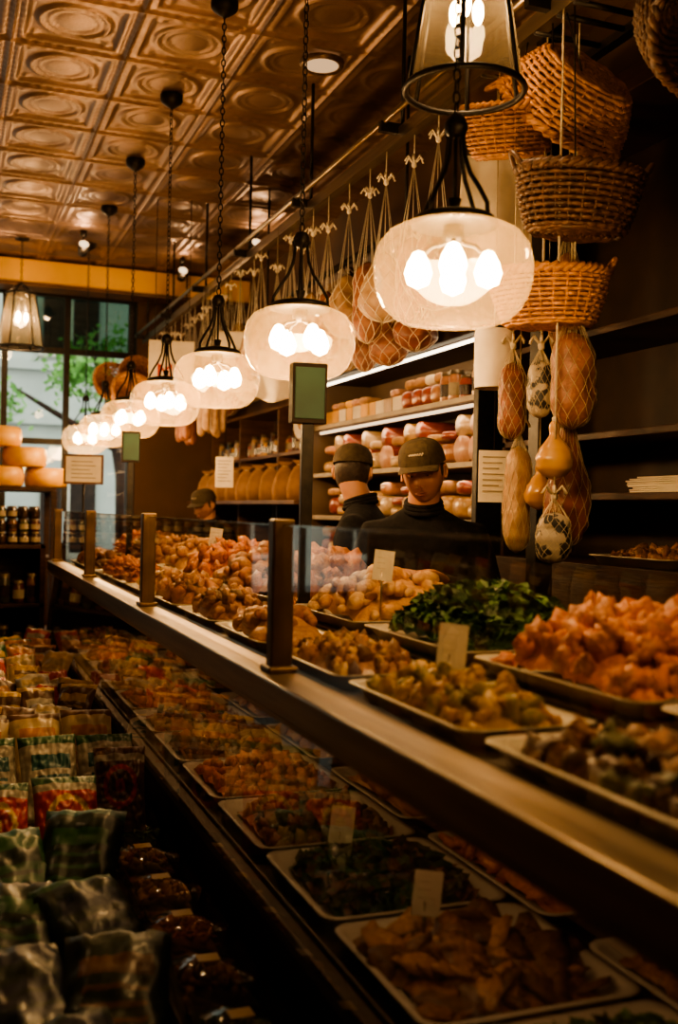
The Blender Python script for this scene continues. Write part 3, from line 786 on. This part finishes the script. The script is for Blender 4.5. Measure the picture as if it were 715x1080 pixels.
for z, kind in zip(SH, (0, 0, 1, 2, 3)):
    b = MB(); y = FY0+.12
    while y < FY1-.12:
        if kind < 2:
            wd = R.uniform(.11, .19); hh = R.uniform(.07, .15); pack(b, 2.6, y, z+.02, .24, wd*.92, hh, R.choice(M_mp), R.uniform(-.2, .2))
            pack(b, 2.57, y+R.uniform(-.03, .03), z+.02+hh*.95, .18, wd*.8, R.uniform(.05, .09), R.choice(M_mp+[M_kraft]), R.uniform(-.4, .4))
        elif kind == 2:
            wd = .165
            if R.random() < .5:
                b.add(cyl((2.5, y, z+.095), (2.82, y, z+.095), .073, None, 20), M_mort); b.add(lathe([(.074, 0), (.074, .25)], 20), M_mp[0], True, T(2.53, y, z+.095, 0, pi/2))
                b.add(cyl((2.52, y+.04, z+.225), (2.82, y+.04, z+.225), .058, None, 20), M_mp[R.randint(0, 3)])
            else:
                pack(b, 2.6, y, z+.02, .24, .15, R.uniform(.08, .14), R.choice(M_mp), R.uniform(-.2, .2)); pack(b, 2.58, y, z+.15, .2, .13, R.uniform(.05, .1), R.choice(M_mp+[M_kraft]), R.uniform(-.4, .4))
        else:
            wd = R.uniform(.1, .15)
            if y < FY0+.5:
                for q in (0, .09): jar(b, 2.52+q, y, z+.02, .042, R.choice((.13, .17)), M_lid, M_mp[R.randint(0, 3)])
            elif y < FY0+1.0: pack(b, 2.58, y, z+.02, .2, wd*.9, .13, M_mp[R.choice((0, 0, 1))]); pack(b, 2.58, y, z+.14, .16, wd*.8, .07, R.choice((M_paper, M_kraft)))
            else:
                a = wd; mm = R.choice([M_cheese, M_paper, M_prov, M_mp[2]])
                b.add(([(2.5, y-a/2, z+.02), (2.5, y+a/2, z+.02), (2.72, y, z+.02), (2.5, y-a/2, z+.12), (2.5, y+a/2, z+.12), (2.72, y, z+.12)], [(0, 2, 1), (3, 4, 5), (0, 1, 4, 3), (1, 2, 5, 4), (2, 0, 3, 5)]), mm, False)
                if R.random() < .6: pack(b, 2.6, y, z+.125, .15, .1, .06, R.choice([M_cheese, M_kraft, M_mp[1]]), R.uniform(-.5, .5))
        y += wd
    b.build(['packaged_meats', 'packaged_meats', 'mortadella_and_hams', 'mortadella_and_hams', 'cheese_wedges_and_jars'][SH.index(z)])

b = MB()
for y in (4.9, 5.9, 6.9, 7.9, 8.9, 9.9):
    b.box((2.91, y-.35, 2.75), (2.94, y+.35, 3.45), M_wood2); b.box((2.90, y-.3, 2.8), (2.912, y+.3, 3.4), M_kraft if int(y) % 2 else M_wood)
b.build('wall_menu_boards')

b = MB()
for z in (.0, .6, 1.15, 1.60, 2.0, 2.4): b.box((2.35 if z < 1.7 else 2.6, 7.1, z), (2.93, 10.6, z+.03), M_wood2)
for y in (7.1, 8.3, 9.5, 10.57): b.box((2.6, y, 0), (2.93, y+.03, 2.43), M_wood2)
b.build('wooden_wall_shelves', bevel=.003)
b = MB()
for z in (1.631, 2.031):
    for i in range(34):
        jar(b, 2.70, 7.22+i*.1, z, .04, .14+.06*(i % 3 == 0), m=R.choice(M_jar+M_mp+[M_cheese]))
b.build('pantry_jars')
def paperbag(x, y, z, s=1, rz=0):
    b = MB(); rings = []
    for t, wx, wy in ((0, .085, .055), (.3, .09, .06), (.6, .07, .045), (.8, .04, .02), (.88, .018, .012), (.93, .035, .012), (1, .055, .008)):
        rg = rr(wx, wy, t*.27, min(wx, wy)*.45, 4)
        rings.append([(p[0]+.008*noise.noise(Vector((p[0]*30, p[1]*30, t*5+x))), p[1]+.006*noise.noise(Vector((p[1]*30, t*6, y))), p[2]) for p in rg])
    b.add(loft(rings), M_kraft, True)
    b.add(tube([(.022*math.cos(a), .014*math.sin(a), .238) for a in [k*pi/6 for k in range(12)]], .003, 4, True), M_cord)
    b.build('paper_bread_bag', (x, y, z), (0, 0, rz)).scale = (s, s, s)
for i in range(9): paperbag(2.46, 7.3+i*.36, 1.631, 1.1, -.35+R.uniform(-.2, .2))

b = MB(); b.add(lathe([(0, .012), (.09, .012), (.12, .022), (.14, .02), (.14, .014), (.1, 0), (0, 0)], 28), M_white)
b.add(lathe([(.0, .0125), (.07, .013)], 28), M_kraft)
b.build('wall_clock_plate', (2.385, 7.055, 2.2), (0, -pi/2, 0))
boxobj('cabinet_side_panel', (2.39, 7.01, 0), (2.6, 7.09, 2.5), M_wood2)
def board(x, y, z, w_, h_, rz=-.35):
    b = MB(); b.box((-w_/2, -.006, -h_/2), (w_/2, .006, h_/2), M_paper)
    for q in range(7): b.box((-w_*.38, -.008, h_*.36-q*h_*.11), (w_*(.35-.1*(q % 3)), -.006, h_*.385-q*h_*.11), M_jlab)
    b.add(cyl((0, .01, h_/2), (0, .01, RZ-z-.03), .003, None, 5), M_black)
    b.build('price_list_board', (x, y, z), (0, 0, rz))
board(1.99, 3.56, 1.70, .12, .20); board(1.9, 7.35, 1.82, .13, .22)

# ------------------------------------------------------------------ right dark cabinet w/ shelves
b = MB()
b.box((2.45, .6, 0), (2.94, 4.4, 1.36), M_wood)
for z in (1.62, 1.87, 2.3): b.box((2.5, .6, z), (2.94, 4.4, z+.03), M_wood)
for y in (.6, 2.2, 4.37): b.box((2.5, y, 1.36), (2.94, y+.03, 3.2), M_wood)
b.box((2.9, .6, 1.36), (2.94, 4.4, 3.2), M_dark); b.box((2.45, .6, 3.2), (2.94, 4.4, 3.3), M_wood)
b.build('dark_wood_cabinet', bevel=.004)
b = MB()
for i in range(9):
    z = 1.651+i*.007; b.box((2.52+R.uniform(0, .03), 2.9+R.uniform(0, .05), z), (2.82, 3.45+R.uniform(-.04, .04), z+.005), M_paper)
b.build('paper_stack')
food('tray_of_roasted_peppers', 2.68, 2.75, 1.361, .4, .5, .05, 120, .03, F_or, 'nugget', sub=1)
food('tray_of_grilled_chicken', 2.68, 3.4, 1.361, .4, .5, .05, 100, .03, F_ch, 'nugget', sub=1)

# ------------------------------------------------------------------ people
def gs(x, s): return math.exp(-(x/s)**2)
def make_head(b, mx, cap=True, cap_mat=M_cap, skin=M_skin):
    def pt(u, v):
        th = (u-.5)*2*pi; ph = (v-.5)*pi*.998
        dx, dy, dz = math.sin(th)*math.cos(ph), math.cos(th)*math.cos(ph), math.sin(ph)
        x, y, z = .078*dx, .096*dy, .120*dz
        if z < 0:
            k = (-z/.118)**1.6; x *= 1-.16*k
            if y < 0: y *= 1-.45*k
            else: y *= 1+.14*k
        if dy > 0:
            y += .026*gs(x, .012+.009*max(0, (.0-z)/.05))*gs(z+.026, .020)
            y += .010*gs(x, .009)*gs(z-.004, .022)
            y -= .010*gs(abs(x)-.031, .015)*gs(z-.006, .012)
            y += .008*gs(abs(x)-.028, .024)*gs(z-.028, .010)
            y += .006*gs(abs(x)-.045, .018)*gs(z+.028, .02)
            y += .006*gs(x, .024)*(gs(z+.059, .006)+gs(z+.073, .007))
            y -= .004*gs(x, .026)*gs(z+.066, .003)
            y += .009*gs(x, .024)*gs(z+.100, .016)
        return (x, y, z)
    b.add(grid(pt, 80, 72), skin, True, mx)
    for s in (-1, 1):
        b.add(blob((s*.031, .0775, .004), (.012, .009, .0050), 2), M_eye, True, mx)
        b.add(blob((s*.031, .0857, .003), (.0048, .002, .0042), 2), M_hair, True, mx)
        b.add(tube([(s*.017, .085, .006), (s*.031, .0885, .009), (s*.046, .080, .005)], [.002, .0045, .002], 6), skin, True, mx)
        b.add(tube([(s*.018, .084, .001), (s*.031, .086, -.004), (s*.045, .078, .001)], [.0015, .003, .0015], 6), skin, True, mx)
        b.add(tube([(s*.012, .099, .021), (s*.030, .101, .027), (s*.050, .086, .022)], [.0035, .005, .002], 5), M_hair, True, mx)
        b.add(blob((s*.079, -.005, -.008), (.008, .018, .032), 2, .15), skin, True, mx)
        b.add(tube([(s*.085, .008, -.03), (s*.089, -.014, -.02), (s*.089, -.02, .005), (s*.086, -.006, .022), (s*.081, .010, .012)], .005, 5), skin, True, mx)
        b.add(blob((s*.0765, .018, .01), (.006, .014, .03), 2, .2), M_hair, True, mx)
        b.add(blob((s*.011, .116, -.038), (.006, .007, .0055), 2), skin, True, mx)
    b.add(tube([(-.024, .093, -.064), (-.010, .102, -.0605), (0, .104, -.0615), (.010, .102, -.0605), (.024, .093, -.064)], [.001, .0035, .003, .0035, .001], 6), M_lip, True, mx)
    b.add(tube([(-.022, .093, -.067), (0, .102, -.0715), (.022, .093, -.067)], [.001, .0045, .001], 6), M_lip, True, mx)
    def hp(u, v):
        th = pi/2+.15+u*(pi-.3); ph = -.95+v*(pi/2+.95)
        n_ = 1+.02*noise.noise(Vector((th*8, ph*8, 2)))
        x, y, z = .083*math.sin(th)*math.cos(ph), .104*math.cos(th)*math.cos(ph), .12*math.sin(ph)
        if z < 0: y *= 1-.25*(-z/.118); x *= 1-.1*(-z/.118)
        return (x*n_, y*n_, z*n_+.004)
    b.add(grid(hp, 28, 24), M_hair, True, mx)
    if cap:
        def cp(u, v):
            th = u*2*pi; ph = v*pi/2
            x, y = .091*math.sin(th)*math.cos(ph)**.7, .112*math.cos(th)*math.cos(ph)**.7
            z = .036+.094*math.sin(ph)**.9+(.012*max(0, math.cos(th))*math.sin(2*ph))
            z += -.012*max(0, -math.cos(th))*(1-v)
            return (x, y-.002, z)
        b.add(grid(cp, 40, 16), cap_mat, True, mx)
        for k in range(6):
            a = k*pi/3+.5
            b.add(tube([cp(a/(2*pi), q/8) for q in range(9)], .0015, 4), cap_mat, True, mx)
        b.add(blob((0, 0, .131), (.008, .008, .005), 1), cap_mat, True, mx)
        def br(top):
            def f(u, v):
                a = (u-.5)*2.0; r0x, r0y = .089, .108
                x = r0x*math.sin(a)*(1+.03*v); y = r0y*math.cos(a)+v*.066*math.cos(a*.75)
                z = .040-.006*v-.016*(a/.95)**2*(.4+.6*v)+(.003 if top else 0)
                return (x, y, z)
            return f
        b.add(grid(br(True), 24, 8), cap_mat, True, mx); b.add(grid(br(False), 24, 8), cap_mat, True, mx)
        pts = []
        for q in range(60):
            t = q/59; th = (t-.5)*.66; ph = .42+.05*math.sin(t*38)*(1-.5*t)
            p = cp(th/(2*pi) % 1, ph/(pi/2)); pts.append((p[0]*1.02, p[1]*1.02+.001, p[2]))
        b.add(tube(pts, .0016, 4), M_logo, True, mx)

def hand(b, mx, side=1, curl=.5):
    b.add(loft([[(q[0]*w_, y, q[1]*h_) for q in [(math.cos(2*pi*k/14), math.sin(2*pi*k/14)) for k in range(14)]] for y, w_, h_ in ((-.02, .024, .018), (0, .027, .018), (.025, .037, .017), (.06, .042, .015), (.085, .040, .013), (.095, .034, .010))]), M_skin, True, mx)
    for i, (x, L) in enumerate(((-.030, .066), (-.010, .076), (.010, .071), (.029, .055))):
        p = Vector((x*side*-1, .085, .0)); d = 0; pts = [p-Vector((0, .02, 0)), p.copy()]
        for k, f in enumerate((.45, .3, .25)):
            d += curl*(.5+.3*k)
            p = p+Vector((0, L*f*math.cos(d), -L*f*math.sin(d))); pts.append(p.copy())
        b.add(tube(pts, [.009, .0095, .0088, .008, .006], 8), M_skin, True, mx)
    s = -side
    b.add(tube([(s*.02, .01, -.003), (s*.042, .03, -.010), (s*.056, .055, -.016), (s*.056, .078, -.022)], [.013, .012, .0105, .007], 8), M_skin, True, mx)

def person(name, loc, yaw, hyaw, hpitch, lhand, rhand, lean=.0, sc=1.0, hroll=0):
    root = empty(name, loc, (0, 0, yaw)); root.scale = (sc, sc, sc)
    b = MB()
    def bend(p):
        x, y, z = p; k = max(0, z-.98)
        return (x, y+lean*k, z-.12*lean*k)
    rings = []
    for z, wx, wy, yo in ((.80, .12, .10, 0), (.90, .165, .115, 0), (1.0, .160, .112, 0), (1.12, .16, .115, .005), (1.25, .18, .122, .005), (1.36, .20, .125, 0), (1.43, .205, .108, -.01), (1.475, .175, .088, -.012), (1.505, .115, .070, -.01), (1.535, .068, .06, -.005)):
        rings.append([bend((wx*math.copysign(abs(math.cos(a))**.85, math.cos(a)), yo+wy*math.sin(a), z)) for a in [2*pi*k/28 for k in range(28)]])
    b.add(loft(rings), M_shirt)
    hands = []
    for s, h in ((1, rhand), (-1, lhand)):
        sh = Vector(bend((s*.19, -.01, 1.42))); w_ = Vector(h)
        mid = (sh+w_)/2; d = (w_-sh).length; L1, L2 = .30, .27
        drop = math.sqrt(max(.0004, ((L1+L2)/2)**2-(d/2)**2))
        ax = (w_-sh).normalized(); dn = Vector((s*.55, -.25, -1)); dn = (dn-ax*dn.dot(ax)).normalized()
        el = mid+dn*drop
        b.add(tube([sh-Vector((s*.07, 0, -.005)), sh, sh.lerp(el, .35), sh.lerp(el, .8), el, el.lerp(w_, .3), el.lerp(w_, .9), w_], [.062, .072, .066, .055, .052, .047, .035, .030], 14), M_shirt)
        hands.append((w_, (w_-el).normalized(), s))
        b.add(tube([(s*.085, 0, .93), (s*.09, .005, .8), (s*.095, .015, .52), (s*.1, 0, .38), (s*.105, -.015, .10), (s*.105, -.015, .05)], [.10, .098, .066, .062, .048, .045], 16), M_shirt)
    me_o = b.build(name+'_tmp')
    rm = me_o.modifiers.new('r', 'REMESH'); rm.mode = 'VOXEL'; rm.voxel_size = .014; rm.use_smooth_shade = True
    sm = me_o.modifiers.new('s', 'SMOOTH'); sm.factor = .6; sm.iterations = 6
    dg = bpy.context.evaluated_depsgraph_get()
    me = bpy.data.meshes.new_from_object(me_o.evaluated_get(dg)); bpy.data.objects.remove(me_o)
    me.materials.clear(); me.materials.append(M_shirt); me.materials.append(M_pants)
    for p in me.polygons:
        p.material_index = 1 if (p.center.z < .97 and abs(p.center.x) < .22 and abs(p.center.y) < .17) else 0; p.use_smooth = True
    place('clothed_body', me, parent=root)
    b = MB()
    nb = Vector(bend((0, 0, 1.49))); hc = Vector(bend((0, .035, 1.67)))
    hm = Matrix.Translation(hc) @ Matrix.Rotation(hyaw, 4, 'Z') @ Matrix.Rotation(hroll, 4, 'Y') @ Matrix.Rotation(hpitch, 4, 'X')
    b.add(tube([nb, nb.lerp(hc, .3), hm @ Vector((0, -.02, -.05)), hm @ Vector((0, -.015, .0))], [.066, .062, .060, .05], 18), M_skin)
    make_head(b, hm)
    b.build('head_with_cap', parent=root)
    b = MB()
    for q, (dz, rr_) in enumerate(((.045, .070), (.06, .067), (.03, .074))):
        b.add(tube([(nb.x+rr_*math.cos(a), nb.y+rr_*math.sin(a)+.004, nb.z+dz-.02*math.sin(a)) for a in [k*pi/10 for k in range(20)]], .011, 6, True), M_shirt)
    b.build('collar', parent=root)
    b = MB()
    for w_, d, s in hands:
        q = Vector((0, 1, 0)).rotation_difference((d+Vector((0, .3, 0))).normalized())
        hand(b, Matrix.Translation(w_+d*.02) @ q.to_matrix().to_4x4(), s)
    b.build('hands', parent=root)
    b = MB()
    for s in (1, -1):
        b.add(loft([[(s*.105+wx*math.cos(a), yc, zc+hz*math.sin(a)) for a in [2*pi*k/14 for k in range(14)]] for yc, wx, zc, hz in ((-.095, .02, .04, .03), (-.08, .038, .05, .048), (-.02, .042, .055, .053), (.06, .046, .045, .043), (.13, .046, .035, .033), (.17, .03, .028, .025))]), M_shoe)
    b.build('shoes', parent=root)
    return root
person('deli_worker', (1.85, 3.88, 0), math.radians(150), math.radians(-6), math.radians(-15), (-.10, .24, 1.25), (.10, .24, 1.25), lean=.12, sc=1.035, hroll=math.radians(6))
person('deli_worker', (1.88, 4.58, 0), math.radians(55), math.radians(-85), math.radians(-12), (-.20, .30, 1.24), (.12, .34, 1.24), lean=.05, sc=1.045)
person('deli_worker', (2.0, 8.0, 0), math.radians(120), 0, math.radians(-20), (-.16, .28, 1.22), (.16, .28, 1.22), lean=.12, sc=.955)

# ------------------------------------------------------------------ colour management
scene.view_settings.view_transform = 'AgX'
scene.view_settings.look = 'AgX - Medium High Contrast'
scene.view_settings.exposure = .12
